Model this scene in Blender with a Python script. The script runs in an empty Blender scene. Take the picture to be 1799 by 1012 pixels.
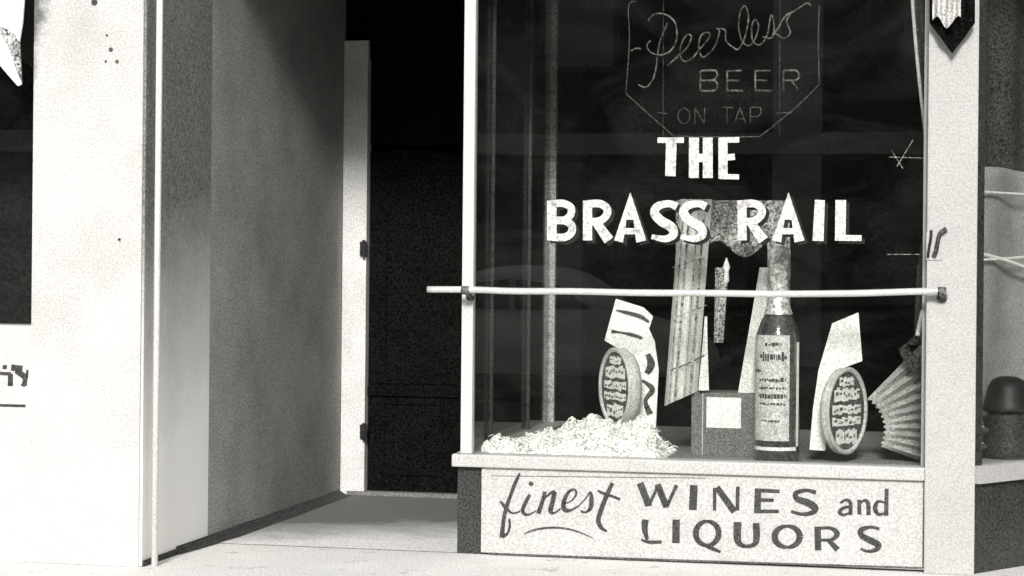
import bpy, bmesh, math, random
from mathutils import Vector, Matrix, noise
random.seed(7)
R = math.radians
SC = bpy.context.scene
COL = SC.collection

# ------------------------------------------------------------------ camera
F = 3587.0; CX, CY = 899.5, 474.0; ROLL = 0.0095; YAW = R(12.3)
CAM = Vector((0.0, -10.13, 1.45))
FWD = Vector((-math.sin(YAW), math.cos(YAW), 0)); RGT = Vector((math.cos(YAW), math.sin(YAW), 0)); UP = Vector((0, 0, 1))
IR = RGT*math.cos(ROLL) + UP*math.sin(ROLL)
IU = UP*math.cos(ROLL) - RGT*math.sin(ROLL)
cd = bpy.data.cameras.new('camera'); cam = bpy.data.objects.new('camera', cd); COL.objects.link(cam)
cd.sensor_width = 36; cd.lens = F/1799*36; cd.shift_y = -(506-CY)/1799; cd.clip_end = 500; cd.clip_start = 0.1
m = Matrix((IR, IU, -FWD)).transposed().to_4x4(); m.translation = CAM
cam.matrix_world = m
SC.camera = cam
# ------------------------------------------------------------------ light
SUN_EL, SUN_AZ = 27, 6       # azimuth: degrees from straight-on, towards the right
w = bpy.data.worlds.new("World"); SC.world = w; w.use_nodes = True
nt = w.node_tree; nt.nodes.clear()
sky = nt.nodes.new('ShaderNodeTexSky'); sky.sky_type = 'NISHITA'; sky.sun_disc = False
sky.sun_elevation = R(SUN_EL); sky.sun_rotation = R(180-SUN_AZ)
try: sky.air_density = 1.2; sky.dust_density = 2.0
except Exception: pass
hs = nt.nodes.new('ShaderNodeHueSaturation'); hs.inputs['Saturation'].default_value = 0.06
bg = nt.nodes.new('ShaderNodeBackground'); bg.inputs['Strength'].default_value = 0.08
wo = nt.nodes.new('ShaderNodeOutputWorld')
nt.links.new(sky.outputs[0], hs.inputs['Color']); nt.links.new(hs.outputs[0], bg.inputs[0]); nt.links.new(bg.outputs[0], wo.inputs[0])
sd = bpy.data.lights.new('sun', 'SUN'); sd.energy = 2.0; sd.angle = R(11); sd.color = (1, .985, .955)
so = bpy.data.objects.new('sun', sd); COL.objects.link(so)
dsun = Vector((math.sin(R(SUN_AZ))*math.cos(R(SUN_EL)), -math.cos(R(SUN_AZ))*math.cos(R(SUN_EL)), math.sin(R(SUN_EL))))
so.rotation_euler = dsun.to_track_quat('Z', 'Y').to_euler(); so.location = dsun*20
SC.view_settings.view_transform = 'Standard'; SC.view_settings.look = 'None'
SC.view_settings.exposure = 1.05; SC.view_settings.gamma = 1.0
SC.render.engine = 'CYCLES'
SC.cycles.max_bounces = 10; SC.cycles.transparent_max_bounces = 24

# ------------------------------------------------------------------ photo pixel -> point on a real plane
def ray(px, py):
    r, d = px-CX, py-CY
    return (FWD*F + IR*r - IU*d)
def P(px, py, Y=0.0):
    v = ray(px, py); return CAM + v*((Y-CAM.y)/v.y)
def PX(px, py, X):
    v = ray(px, py); return CAM + v*((X-CAM.x)/v.x)
def PZ(px, py, Z=0.0):
    v = ray(px, py); return CAM + v*((Z-CAM.z)/v.z)
# ------------------------------------------------------------------ materials
def node(nt, t, **kw):
    n = nt.nodes.new(t)
    for k, v in kw.items():
        if k in n.inputs: n.inputs[k].default_value = v
        else: setattr(n, k, v)
    return n
GR = 2.4
def mat(name, col, rough=0.7, grain=0.12, gs=110, blot=0.08, bs=3.0, bump=0.0, metal=0.0, spec=0.35, dark=None, dk_amt=0.0, dk_s=6.0, coat=0.0):
    m = bpy.data.materials.new(name); m.use_nodes = True; nt = m.node_tree
    b = nt.nodes['Principled BSDF']; L = nt.links.new
    tc = node(nt, 'ShaderNodeTexCoord'); ge = node(nt, 'ShaderNodeNewGeometry')
    n1 = node(nt, 'ShaderNodeTexNoise', Scale=gs*.85, Detail=2.0, Roughness=0.7); L(ge.outputs['Position'], n1.inputs['Vector'])
    n2 = node(nt, 'ShaderNodeTexNoise', Scale=bs, Detail=6.0, Roughness=0.62); L(ge.outputs['Position'], n2.inputs['Vector'])
    r1 = node(nt, 'ShaderNodeMapRange'); L(n1.outputs[0], r1.inputs[0])
    for i, v in ((1, .36), (2, .64), (3, 1-min(grain*GR, .95)), (4, 1+grain*GR)): r1.inputs[i].default_value = v
    r2 = node(nt, 'ShaderNodeMapRange'); L(n2.outputs[0], r2.inputs[0])
    for i, v in ((1, .3), (2, .7), (3, 1-blot), (4, 1+blot)): r2.inputs[i].default_value = v
    mu = node(nt, 'ShaderNodeMath', operation='MULTIPLY'); L(r1.outputs[0], mu.inputs[0]); L(r2.outputs[0], mu.inputs[1])
    c = (col, col*.985, col*.95) if isinstance(col, (int, float)) else col
    vm = node(nt, 'ShaderNodeVectorMath', operation='SCALE'); vm.inputs[0].default_value = c; L(mu.outputs[0], vm.inputs['Scale'])
    out = vm.outputs[0]
    if dark is not None:
        n3 = node(nt, 'ShaderNodeTexNoise', Scale=dk_s, Detail=8.0, Roughness=0.7); L(ge.outputs['Position'], n3.inputs['Vector'])
        r3 = node(nt, 'ShaderNodeMapRange'); L(n3.outputs[0], r3.inputs[0])
        for i, v in ((1, .62-dk_amt*.3), (2, .72-dk_amt*.3), (3, 0), (4, .85)): r3.inputs[i].default_value = v
        mx = node(nt, 'ShaderNodeMixRGB'); L(r3.outputs[0], mx.inputs[0]); L(out, mx.inputs[1]); mx.inputs[2].default_value = (dark, dark*.97, dark*.92, 1)
        out = mx.outputs[0]
    L(out, b.inputs['Base Color'])
    b.inputs['Roughness'].default_value = rough; b.inputs['Metallic'].default_value = metal
    b.inputs['Specular IOR Level'].default_value = spec
    if coat: b.inputs['Coat Weight'].default_value = coat; b.inputs['Coat Roughness'].default_value = .06
    if bump:
        bp = node(nt, 'ShaderNodeBump', Strength=bump, Distance=0.004); L(n1.outputs[0], bp.inputs['Height']); L(bp.outputs[0], b.inputs['Normal'])
    m['out'] = 0
    return m
def glass_mat(name, refl=1.0, dust_haze=0.010, rough=0.0):
    m = bpy.data.materials.new(name); m.use_nodes = True; nt = m.node_tree; nt.nodes.clear(); L = nt.links.new
    tr = node(nt, 'ShaderNodeBsdfTransparent', Color=(.93, .94, .93, 1)); gl = node(nt, 'ShaderNodeBsdfGlossy', Roughness=rough)
    gl.inputs['Color'].default_value = (refl, refl, refl, 1)
    fr = node(nt, 'ShaderNodeFresnel', IOR=1.5); gb = node(nt, 'ShaderNodeNewGeometry')
    io = node(nt, 'ShaderNodeMapRange'); L(gb.outputs['Backfacing'], io.inputs[0]); io.inputs[3].default_value = 1.5; io.inputs[4].default_value = 1/1.5; L(io.outputs[0], fr.inputs['IOR'])
    m1 = node(nt, 'ShaderNodeMixShader'); L(fr.outputs[0], m1.inputs[0]); L(tr.outputs[0], m1.inputs[1]); L(gl.outputs[0], m1.inputs[2])
    df = node(nt, 'ShaderNodeBsdfDiffuse', Color=(.6, .58, .54, 1)); ge = node(nt, 'ShaderNodeNewGeometry')
    n1 = node(nt, 'ShaderNodeTexNoise', Scale=120, Detail=3.0, Roughness=.8); L(ge.outputs['Position'], n1.inputs[0])
    mp = node(nt, 'ShaderNodeMapping'); mp.inputs['Rotation'].default_value = (0, .9, 0); mp.inputs['Scale'].default_value = (1, 1, 2.0); L(ge.outputs['Position'], mp.inputs[0])
    n2 = node(nt, 'ShaderNodeTexNoise', Scale=1.5, Detail=7.0, Roughness=.62, Distortion=1.2); L(mp.outputs[0], n2.inputs[0])  # broad smears lighten the pane in place of hazy reflections
    r = node(nt, 'ShaderNodeMapRange'); L(n1.outputs[0], r.inputs[0])
    for i, v in ((1, .36), (2, .72), (3, 0), (4, dust_haze*3)): r.inputs[i].default_value = v
    r2 = node(nt, 'ShaderNodeMapRange'); L(n2.outputs[0], r2.inputs[0])
    for i, v in ((1, .42), (2, .70), (3, .5), (4, 2.4)): r2.inputs[i].default_value = v
    mu = node(nt, 'ShaderNodeMath', operation='MULTIPLY'); L(r.outputs[0], mu.inputs[0]); L(r2.outputs[0], mu.inputs[1])
    m2 = node(nt, 'ShaderNodeMixShader'); L(mu.outputs[0], m2.inputs[0]); L(m1.outputs[0], m2.inputs[1]); L(df.outputs[0], m2.inputs[2])
    o = node(nt, 'ShaderNodeOutputMaterial'); L(m2.outputs[0], o.inputs[0])
    return m
M = dict(
    stucco=mat('white_stucco', .54, .85, .07, 120, .12, 3, .5, dark=.30, dk_amt=-.22, dk_s=5),
    paint=mat('white_paint', .80, .5, .06, 120, .06, 6, .15),
    casing=mat('worn_casing_paint', .62, .6, .09, 120, .10, 5, .15),
    post=mat('post_paint', .54, .5, .06, 120, .06, 6, .15),
    cream=mat('cream_pilaster_paint', .40, .6, .07, 120, .05, 4, .25),
    sign=mat('cream_sign_paint', .45, .5, .10, 120, .05, 5, .1),
    ink=mat('dark_sign_paint', .035, .55, .5, 150, .3, 20),
    line=mat('border_paint', .07, .55, .5, 150, .4, 14),
    greywall=mat('grey_roughcast', .34, .9, .14, 95, .22, 1.8, .5),
    tile=mat('dark_tile', .035, .35, .45, 120, .15, 4),
    skirt=mat('dark_skirting', .045, .8, .4, 100, .2, 6),
    concrete=mat('concrete_paving', .72, .9, .12, 110, .08, 2.0, .4, dark=.30, dk_amt=.12, dk_s=6),
    recess=mat('worn_recess_concrete', .38, .9, .14, 105, .10, 2.5, .5, dark=.25, dk_amt=-.02, dk_s=4),
    road=mat('asphalt', .05, .9, .3, 60, .15, 1.5, .5),
    dark=mat('dark_interior', .008, .9, .6, 60, .3, 3),
    wood=mat('dark_door_wood', .004, .85, .6, 90, .3, 5, spec=.04),
    black=mat('black_iron', .012, .5, .3, 100),
    deck=mat('display_floor_cloth', .30, .9, .35, 100, .15, 6),
    card=mat('white_card', .88, .7, .10, 120, .10, 12),
    paper=mat('crepe_paper', .86, .9, .12, 120, .08, 10),
    greycloth=mat('grey_cloth', .30, .9, .4, 90, .35, 14),
    curt=mat('dark_curtain', .05, .95, .4, 90, .2, 8),
    straw=mat('shredded_paper', .93, .9, .20, 130, .2, 30, .3),
    kraft=mat('brown_carton', .17, .85, .2, 120, .1, 8),
    bottle=mat('dark_bottle_glass', .07, .12, .2, 60, .1, 5, spec=.6, coat=1),
    foil=mat('pale_foil', .6, .4, .25, 60, .3, 25, metal=.3),
    tube=mat('unlit_glass_tube', .085, .3, .4, 60, .9, 14),
    wire=mat('dull_wire', .055, .6, .4, 90, .4, 8),
    gold=mat('worn_gold_leaf', .56, .5, .14, 110, .14, 16, dark=.20, dk_amt=.30, dk_s=16),
    blackp=mat('black_letter_shade', .006, .6, .2, 60),
    rail=mat('pale_metal_rail', .60, .35, .05, 100, .10, 9, metal=.25, dark=.25, dk_amt=-.15, dk_s=8),
    greyink=mat('faded_print', .16, .8, .3, 120, .3, 20),
    oldlabel=mat('aged_label', .58, .7, .16, 110, .22, 16),
    fanp=mat('dull_fan_paper', .42, .9, .16, 100, .3, 9),
    dmull=mat('dim_mullion', .03, .6, .4, 100, .3, 8),
    mull=mat('grey_mullion', .10, .6, .4, 100, .3, 8),
    pmull=mat('painted_mullion', .42, .6, .2, 100, .3, 8),
    keg=mat('pale_drum_side', .55, .8, .12, 90, .15, 9),
    kegd=mat('drum_face', .10, .7, .35, 100, .4, 16),
    brick=mat('far_brick', .03, .9, .25, 8, .2, 1.2),
    pale_sheet=mat('pale_reflection_backdrop', .33, .9, .10, 95, .15, 5),
    valance=mat('canvas_valance', .55, .9, .2, 90, .3, 16),
    glass=glass_mat('window_glass', .85, .0032), glass2=glass_mat('dim_glass', 1.0, .006),
)
def dark_top_left():  # stucco, darker in patches towards the upper left edge
    m = mat('dark_top_left_stucco', .52, .85, .08, 120, .12, 3, .5, dark=.30, dk_amt=-.22, dk_s=5); nt = m.node_tree; L = nt.links.new
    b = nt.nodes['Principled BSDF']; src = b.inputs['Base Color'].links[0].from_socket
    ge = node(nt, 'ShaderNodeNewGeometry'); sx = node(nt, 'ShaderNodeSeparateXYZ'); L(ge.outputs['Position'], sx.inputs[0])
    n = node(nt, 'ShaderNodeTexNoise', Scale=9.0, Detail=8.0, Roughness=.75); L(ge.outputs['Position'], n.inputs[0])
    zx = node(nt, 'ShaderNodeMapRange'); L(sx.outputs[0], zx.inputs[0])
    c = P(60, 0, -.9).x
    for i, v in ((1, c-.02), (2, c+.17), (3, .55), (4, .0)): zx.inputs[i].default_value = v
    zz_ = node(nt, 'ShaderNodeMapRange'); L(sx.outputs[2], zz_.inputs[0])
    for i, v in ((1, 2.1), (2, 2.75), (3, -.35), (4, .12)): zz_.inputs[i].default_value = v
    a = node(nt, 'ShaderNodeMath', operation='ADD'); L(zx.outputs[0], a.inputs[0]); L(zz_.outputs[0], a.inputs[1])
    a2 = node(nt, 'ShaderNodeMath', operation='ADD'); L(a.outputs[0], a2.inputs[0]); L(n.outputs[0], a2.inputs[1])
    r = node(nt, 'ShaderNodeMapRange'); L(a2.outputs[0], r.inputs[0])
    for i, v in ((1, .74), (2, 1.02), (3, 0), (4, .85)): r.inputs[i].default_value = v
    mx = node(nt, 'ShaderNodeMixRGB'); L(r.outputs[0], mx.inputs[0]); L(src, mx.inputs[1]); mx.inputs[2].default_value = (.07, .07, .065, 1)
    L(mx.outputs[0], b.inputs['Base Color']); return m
M['dark_top_left'] = dark_top_left()
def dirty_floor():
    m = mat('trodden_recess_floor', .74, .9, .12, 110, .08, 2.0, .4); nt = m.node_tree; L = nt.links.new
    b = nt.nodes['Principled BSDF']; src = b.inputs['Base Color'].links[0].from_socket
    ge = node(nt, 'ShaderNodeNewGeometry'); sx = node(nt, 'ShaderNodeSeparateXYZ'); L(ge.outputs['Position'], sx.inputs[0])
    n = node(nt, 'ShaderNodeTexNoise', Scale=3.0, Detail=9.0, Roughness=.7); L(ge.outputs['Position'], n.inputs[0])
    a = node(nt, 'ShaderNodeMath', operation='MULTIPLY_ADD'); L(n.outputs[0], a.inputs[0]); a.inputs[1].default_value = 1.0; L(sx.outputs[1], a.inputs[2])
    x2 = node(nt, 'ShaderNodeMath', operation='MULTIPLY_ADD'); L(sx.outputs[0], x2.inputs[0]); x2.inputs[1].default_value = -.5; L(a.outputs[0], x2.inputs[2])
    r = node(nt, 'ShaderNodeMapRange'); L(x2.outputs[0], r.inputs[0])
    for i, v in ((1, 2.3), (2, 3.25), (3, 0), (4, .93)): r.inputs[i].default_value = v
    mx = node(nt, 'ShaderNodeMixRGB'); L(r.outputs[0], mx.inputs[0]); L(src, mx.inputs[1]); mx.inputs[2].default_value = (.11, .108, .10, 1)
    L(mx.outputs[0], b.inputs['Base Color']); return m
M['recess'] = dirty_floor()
# return face: light below and shade above painted into the colour, with an irregular edge
def painted_return_light():
    m = mat('return_painted_light', .20, .9, .20, 100, .10, 3, .6); nt = m.node_tree; L = nt.links.new
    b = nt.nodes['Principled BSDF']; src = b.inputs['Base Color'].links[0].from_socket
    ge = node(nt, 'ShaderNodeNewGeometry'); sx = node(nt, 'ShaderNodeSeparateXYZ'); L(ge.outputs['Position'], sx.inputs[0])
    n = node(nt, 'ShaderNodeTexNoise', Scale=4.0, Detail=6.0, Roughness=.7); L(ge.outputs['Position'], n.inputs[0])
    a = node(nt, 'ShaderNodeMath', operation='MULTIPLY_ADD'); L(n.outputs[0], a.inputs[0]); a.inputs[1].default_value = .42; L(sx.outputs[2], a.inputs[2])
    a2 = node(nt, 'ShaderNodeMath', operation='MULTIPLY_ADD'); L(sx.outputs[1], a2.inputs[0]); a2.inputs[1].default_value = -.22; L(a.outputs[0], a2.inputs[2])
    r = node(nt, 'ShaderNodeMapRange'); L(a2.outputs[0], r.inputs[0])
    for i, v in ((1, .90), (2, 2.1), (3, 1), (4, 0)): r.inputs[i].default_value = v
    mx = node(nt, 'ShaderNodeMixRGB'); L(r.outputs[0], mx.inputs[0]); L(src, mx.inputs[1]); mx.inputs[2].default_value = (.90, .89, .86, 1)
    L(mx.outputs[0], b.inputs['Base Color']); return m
M['lit_return'] = painted_return_light()

# ------------------------------------------------------------------ mesh helpers
def link(name, me, material, parent):
    o = bpy.data.objects.new(name, me); COL.objects.link(o)
    if material is not None: me.materials.append(M[material] if isinstance(material, str) else material)
    if parent is not None:
        off = WL[parent.name]; me.transform(Matrix.Translation(-off)); o.parent = parent; WL[o.name] = off
    return o
WL = {}
def obj(name, bm, material, parent=None, smooth=False, base=None):
    me = bpy.data.meshes.new(name); bmesh.ops.recalc_face_normals(bm, faces=bm.faces[:]); bm.to_mesh(me); bm.free()
    if smooth:
        for p in me.polygons: p.use_smooth = True
    o = link(name, me, material, parent)
    if parent is None:
        off = base if base is not None else Vector((0, 0, 0))
        me.transform(Matrix.Translation(-off)); o.location = off; WL[o.name] = off.copy()
    return o
def tag(o, label=None, cat=None, group=None, kind=None):
    for k, v in (('label', label), ('category', cat), ('group', group), ('kind', kind)):
        if v: o[k] = v
    return o
def thing(name, loc, label, cat, group=None):
    o = bpy.data.objects.new(name, None); COL.objects.link(o); o.location = loc; WL[o.name] = Vector(loc)
    return tag(o, label, cat, group)
def NB(): return bmesh.new()
def box(bm, a, b, bev=0.0):
    x0, y0, z0 = (min(a[i], b[i]) for i in range(3)); x1, y1, z1 = (max(a[i], b[i]) for i in range(3))
    v = [bm.verts.new(c) for c in ((x0,y0,z0),(x1,y0,z0),(x1,y1,z0),(x0,y1,z0),(x0,y0,z1),(x1,y0,z1),(x1,y1,z1),(x0,y1,z1))]
    fs = [bm.faces.new([v[i] for i in q]) for q in ((0,3,2,1),(4,5,6,7),(0,1,5,4),(1,2,6,5),(2,3,7,6),(3,0,4,7))]
    if bev:
        es = list({e for f in fs for e in f.edges})
        bmesh.ops.bevel(bm, geom=es, offset=bev, segments=2, affect='EDGES', profile=.6)
    return bm
def prism(bm, pts, n):            # closed outline (3D points) extruded by vector n
    a = [bm.verts.new(p) for p in pts]; b = [bm.verts.new(Vector(p)+n) for p in pts]
    bm.faces.new(a); bm.faces.new(b[::-1])
    k = len(pts)
    for i in range(k): bm.faces.new((a[i], b[i], b[(i+1) % k], a[(i+1) % k]))
    return bm
def smooth_path(pts, n=6):
    if len(pts) < 3: return [tuple(p) for p in pts]
    out = []
    k = len(pts)
    for i in range(k-1):
        p0, p1, p2, p3 = pts[max(i-1, 0)], pts[i], pts[i+1], pts[min(i+2, k-1)]
        for j in range(n):
            t = j/n
            out.append(tuple(.5*((2*b)+(-a+c)*t+(2*a-5*b+4*c-d)*t*t+(-a+3*b-3*c+d)*t**3) for a, b, c, d in zip(p0, p1, p2, p3)))
    out.append(tuple(pts[-1])); return out
LAY = [0]
def ribbon(bm, pts, Y, to, th=.0012, smooth=True, lift=None, base=0.0):
    """a brush stroke in photo pixels (x, y, width), laid as a thin paint film on the plane Y (towards the street)"""
    pts = [p if len(p) == 3 else (p[0], p[1], to) for p in pts]
    q = smooth_path(pts) if smooth else pts
    L, Rr = [], []
    for i, (x, y, wd) in enumerate(q):
        a = q[max(i-1, 0)]; b = q[min(i+1, len(q)-1)]
        dx, dy = b[0]-a[0], b[1]-a[1]; l = math.hypot(dx, dy) or 1
        nx, ny = -dy/l*wd/2, dx/l*wd/2
        L.append((x+nx, y+ny)); Rr.append((x-nx, y-ny))
    LAY[0] += 1
    yy = Y - base - .0004*(LAY[0] % 7)
    A = [bm.verts.new(P(px, py, yy)) for px, py in L]; B = [bm.verts.new(P(px, py, yy)) for px, py in Rr]
    A2 = [bm.verts.new(v.co+Vector((0, th, 0))) for v in A]; B2 = [bm.verts.new(v.co+Vector((0, th, 0))) for v in B]
    n = len(A)
    for i in range(n-1):
        bm.faces.new((A[i], A[i+1], B[i+1], B[i])); bm.faces.new((A2[i], B2[i], B2[i+1], A2[i+1]))
        bm.faces.new((A[i], A2[i], A2[i+1], A[i+1])); bm.faces.new((B[i], B[i+1], B2[i+1], B2[i]))
    bm.faces.new((A[0], B[0], B2[0], A2[0])); bm.faces.new((A[-1], A2[-1], B2[-1], B[-1]))
def tube(bm, pts, r, seg=8, smooth=True):
    pts = [Vector(p) for p in (smooth_path(pts, 5) if smooth else pts)]
    rings = []
    for i, p in enumerate(pts):
        d = (pts[min(i+1, len(pts)-1)]-pts[max(i-1, 0)]).normalized()
        u = d.cross(Vector((0.31, 1, .17))).normalized(); v = d.cross(u)
        rr = r[i] if isinstance(r, list) else r
        rings.append([bm.verts.new(p+u*math.cos(2*math.pi*k/seg)*rr+v*math.sin(2*math.pi*k/seg)*rr) for k in range(seg)])
    for a, b in zip(rings, rings[1:]):
        for k in range(seg): bm.faces.new((a[k], a[(k+1) % seg], b[(k+1) % seg], b[k]))
    bm.faces.new(rings[0][::-1]); bm.faces.new(rings[-1])
def lathe(bm, prof, origin, axis=Vector((0, 0, 1)), seg=40, cap=True):
    axis = axis.normalized(); u = axis.orthogonal().normalized(); v = axis.cross(u)
    rings = []
    for r, h in prof:
        rings.append([bm.verts.new(origin+axis*h+(u*math.cos(2*math.pi*k/seg)+v*math.sin(2*math.pi*k/seg))*max(r, 1e-4)) for k in range(seg)])
    for a, b in zip(rings, rings[1:]):
        for k in range(seg): bm.faces.new((a[k], a[(k+1) % seg], b[(k+1) % seg], b[k]))
    if cap: bm.faces.new(rings[0][::-1]); bm.faces.new(rings[-1])
def sheet(bm, fn, nu, nv, th):
    """fn(u,v)->point ; a cloth or paper with thickness th towards +Y"""
    A = [[bm.verts.new(fn(i/nu, j/nv)) for j in range(nv+1)] for i in range(nu+1)]
    B = [[bm.verts.new(A[i][j].co+Vector((0, th, 0))) for j in range(nv+1)] for i in range(nu+1)]
    for i in range(nu):
        for j in range(nv):
            bm.faces.new((A[i][j], A[i+1][j], A[i+1][j+1], A[i][j+1])); bm.faces.new((B[i][j], B[i][j+1], B[i+1][j+1], B[i+1][j]))
    for i in range(nu):
        bm.faces.new((A[i][0], B[i][0], B[i+1][0], A[i+1][0])); bm.faces.new((A[i][nv], A[i+1][nv], B[i+1][nv], B[i][nv]))
    for j in range(nv):
        bm.faces.new((A[0][j], A[0][j+1], B[0][j+1], B[0][j])); bm.faces.new((A[nu][j], B[nu][j], B[nu][j+1], A[nu][j+1]))

# ------------------------------------------------------------------ key dimensions
XL = P(365, 950, 0).x                         # plane of the recess' left wall and of the pier's return
YD = PX(600, 862, XL).y                       # door plane
YP = PX(247, 988, XL).y                       # front of the left pier
XW0 = P(803, 972, 0).x                        # left side of the show window
ZS = P(1250, 808, 0).z                        # sill top
XR0 = P(1626, 700, 0).x; XR1 = P(1714, 700, 0).x
ZC = 3.16; ZT = 4.2
YB = YD - .02
print('XL %.3f YD %.3f YP %.3f XW0 %.3f ZS %.3f XR0 %.3f XR1 %.3f' % (XL, YD, YP, XW0, ZS, XR0, XR1))

# ------------------------------------------------------------------ ground
bm = NB(); box(bm, (-40, -4.2, -.3), (40, 12, 0)); pv = obj('pavement', bm, 'concrete'); tag(pv, kind='structure')
bm = NB(); box(bm, (-40, -4.35, -.3), (40, -4.204, .004), .01); tag(obj('kerb', bm, 'concrete'), kind='structure')
bm = NB(); box(bm, (-300, -300, -.5), (300, 300, -.14)); tag(obj('road', bm, 'road'), kind='structure')
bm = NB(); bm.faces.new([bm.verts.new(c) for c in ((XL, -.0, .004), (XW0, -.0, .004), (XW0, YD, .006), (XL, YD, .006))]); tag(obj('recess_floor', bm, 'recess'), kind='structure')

# ------------------------------------------------------------------ tavern building
tb = thing('tavern_building', (XL, 0, 0), 'tavern front with grey doorway recess, dark display window on a low bulkhead and cream pilaster', 'building')
bm = NB(); box(bm, (XL-.3, .0, 0), (XL, YD+.3, ZC+.02)); obj('side_wall', bm, 'greywall', tb)
bm = NB()
def cove(u, v):
    y = -.45+(YD-.05+.45)*v; wv = (.085+.01*noise.noise(Vector((0, y*2, 1))))*min(1, .25+v*3); hv = .035+.004*noise.noise(Vector((3, y*3, 1)))
    return Vector((XL+.001+wv*u, y, .0065+hv*(1-u)**2.2))
A = [[bm.verts.new(cove(i/6, j/120)) for j in range(121)] for i in range(7)]
for i in range(6):
    for j in range(120): bm.faces.new((A[i][j], A[i+1][j], A[i+1][j+1], A[i][j+1]))
obj('skirting', bm, 'skirt', tb)
bm = NB(); box(bm, (XL-.3, -.03, ZC), (XR1+.02, YD+.2, ZC+.15)); obj('soffit', bm, 'wood', tb)
bm = NB(); box(bm, (XL, -.06, ZC+.152), (XR1+3, .0, 7)); obj('upper_wall', bm, 'stucco', tb)
# back wall of the recess with the door opening
xc1 = P(641, 700, YD-.04).x
bm = NB(); box(bm, (XL, YD, 2.78), (XW0+.2, YD+.12, ZC)); box(bm, (XW0-.10, YD, 0), (XW0+.2, YD+.12, 2.78)); obj('back_wall', bm, 'wood', tb)
bm = NB(); box(bm, (XL+.002, YD-.04, .0), (xc1, YD+.06, 2.90), .006); obj('door_casing', bm, 'casing', tb)
dr = NB(); x0, x1 = xc1+.004, XW0-.104; yd = YD+.02
box(dr, (x0, yd, .012), (x1, yd+.045, 2.2))
door = obj('door', dr, 'wood', tb)
for (a, b, c, d) in ((.08, .14, .46, .62), (.54, .14, .92, .62), (.08, .72, .92, 2.08)):
    q = NB(); X0 = x0+(x1-x0)*a; X1 = x0+(x1-x0)*c
    for s in (((X0, yd-.012, b), (X1, yd, b+.03)), ((X0, yd-.012, d-.03), (X1, yd, d)), ((X0, yd-.012, b+.03), (X0+.03, yd, d-.03)), ((X1-.03, yd-.012, b+.03), (X1, yd, d-.03))): box(q, *s)
    obj('panel_moulding', q, 'wood', door)
q = NB(); box(q, (x0, yd-.02, .64), (x1, yd-.0125, .70), .003); obj('kick_rail', q, 'wood', door)
q = NB(); box(q, (x0, yd, 2.24), (x1, yd+.05, 2.78)); obj('transom', q, 'wood', tb)
for py in (437, 758):
    q = NB(); c = P(637, py, YD-.05); box(q, (c.x-.016, YD-.062, c.z-.045), (c.x+.03, YD-.0405, c.z+.045), .004); tube(q, [(c.x+.012, YD-.066, c.z-.055), (c.x+.012, YD-.066, c.z+.055)], .011, 10, False)
    obj('hinge', q, 'black', door)
q = NB(); box(q, (XL+.05, YD-.06, 0.0065), (XW0-.002, YD+.02, .035), .006); obj('threshold', q, 'kraft', tb)
# bulkhead under the show window
bm = NB(); box(bm, (XW0, .0, 0), (XR0, YD, ZS-.07)); obj('bulkhead', bm, 'tile', tb)
z_s0 = P(800, 830, -.05).z
bm = NB(); xs0 = P(793, 815, -.05).x
box(bm, (xs0, -.05, ZS-.068), (XR0+.004, .09, ZS-.004), .008); box(bm, (xs0, .0905, ZS-.068), (xs0+.16, YD, ZS-.004)); obj('window_sill', bm, 'sign', tb)
bm = NB(); box(bm, (XW0+.05, .0905, ZS-.068), (XR0+.012, YD, ZS-.02)); obj('display_floor', bm, 'deck', tb)
# window frame
wf0 = P(811, 700, 0).x; wf1 = P(831, 700, 0).x
bm = NB(); box(bm, (wf0, -.02, ZS-.003), (wf1, .04, ZC), .006); obj('window_post', bm, 'post', tb)
xb = P(968, 700, YD-.05).x
bm = NB(); box(bm, (xb-.020, YD-.07, ZS-.02), (xb+.022, YD-.02, ZC), .003); obj('corner_post', bm, 'pmull', tb)
for px, wd in ((866, .010), (931, .012)):
    q = PX(px, 200, wf0+.0); bm = NB(); box(bm, (wf0-.005, q.y-wd*.4, ZS), (wf0+.015, q.y+wd*.4, ZC)); obj('side_mullion', bm, 'dmull', tb)
bm = NB(); box(bm, (wf0-.012, .042, ZS-.003), (wf0-.007, YD-.075, ZC)); obj('side_glass', bm, 'glass', tb)
bm = NB(); box(bm, (wf1+.001, .012, ZS-.003), (XR0-.001, .018, ZC)); pane = obj('window_pane', bm, 'glass', tb)
# interior room
bm = NB()
box(bm, (XL-.3, 6.501, 0), (XR0+.10, 6.6, ZC)); box(bm, (XR0+.015, .351, 0), (XR0+.10, 6.5, ZC)); box(bm, (XL-.3, YD+.4, 0), (XL-.2, 6.5, ZC)); box(bm, (XL-.3, YD+.201, ZC), (XR0+.1, 6.6, ZC+.15)); box(bm, (XL-.2, YD+.5, -.01), (XR0+.014, 6.5, .012))
obj('interior_wall', bm, 'dark', tb)
# pilaster
bm = NB(); box(bm, (XR0, -.07, 0), (XR1, .35, ZC-.001), .008); obj('pilaster', bm, 'cream', tb)
bm = NB(); box(bm, (XR0-.02, .02, ZS), (XR0-.0005, .06, ZC)); obj('pilaster_stop', bm, 'cream', tb)
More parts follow.
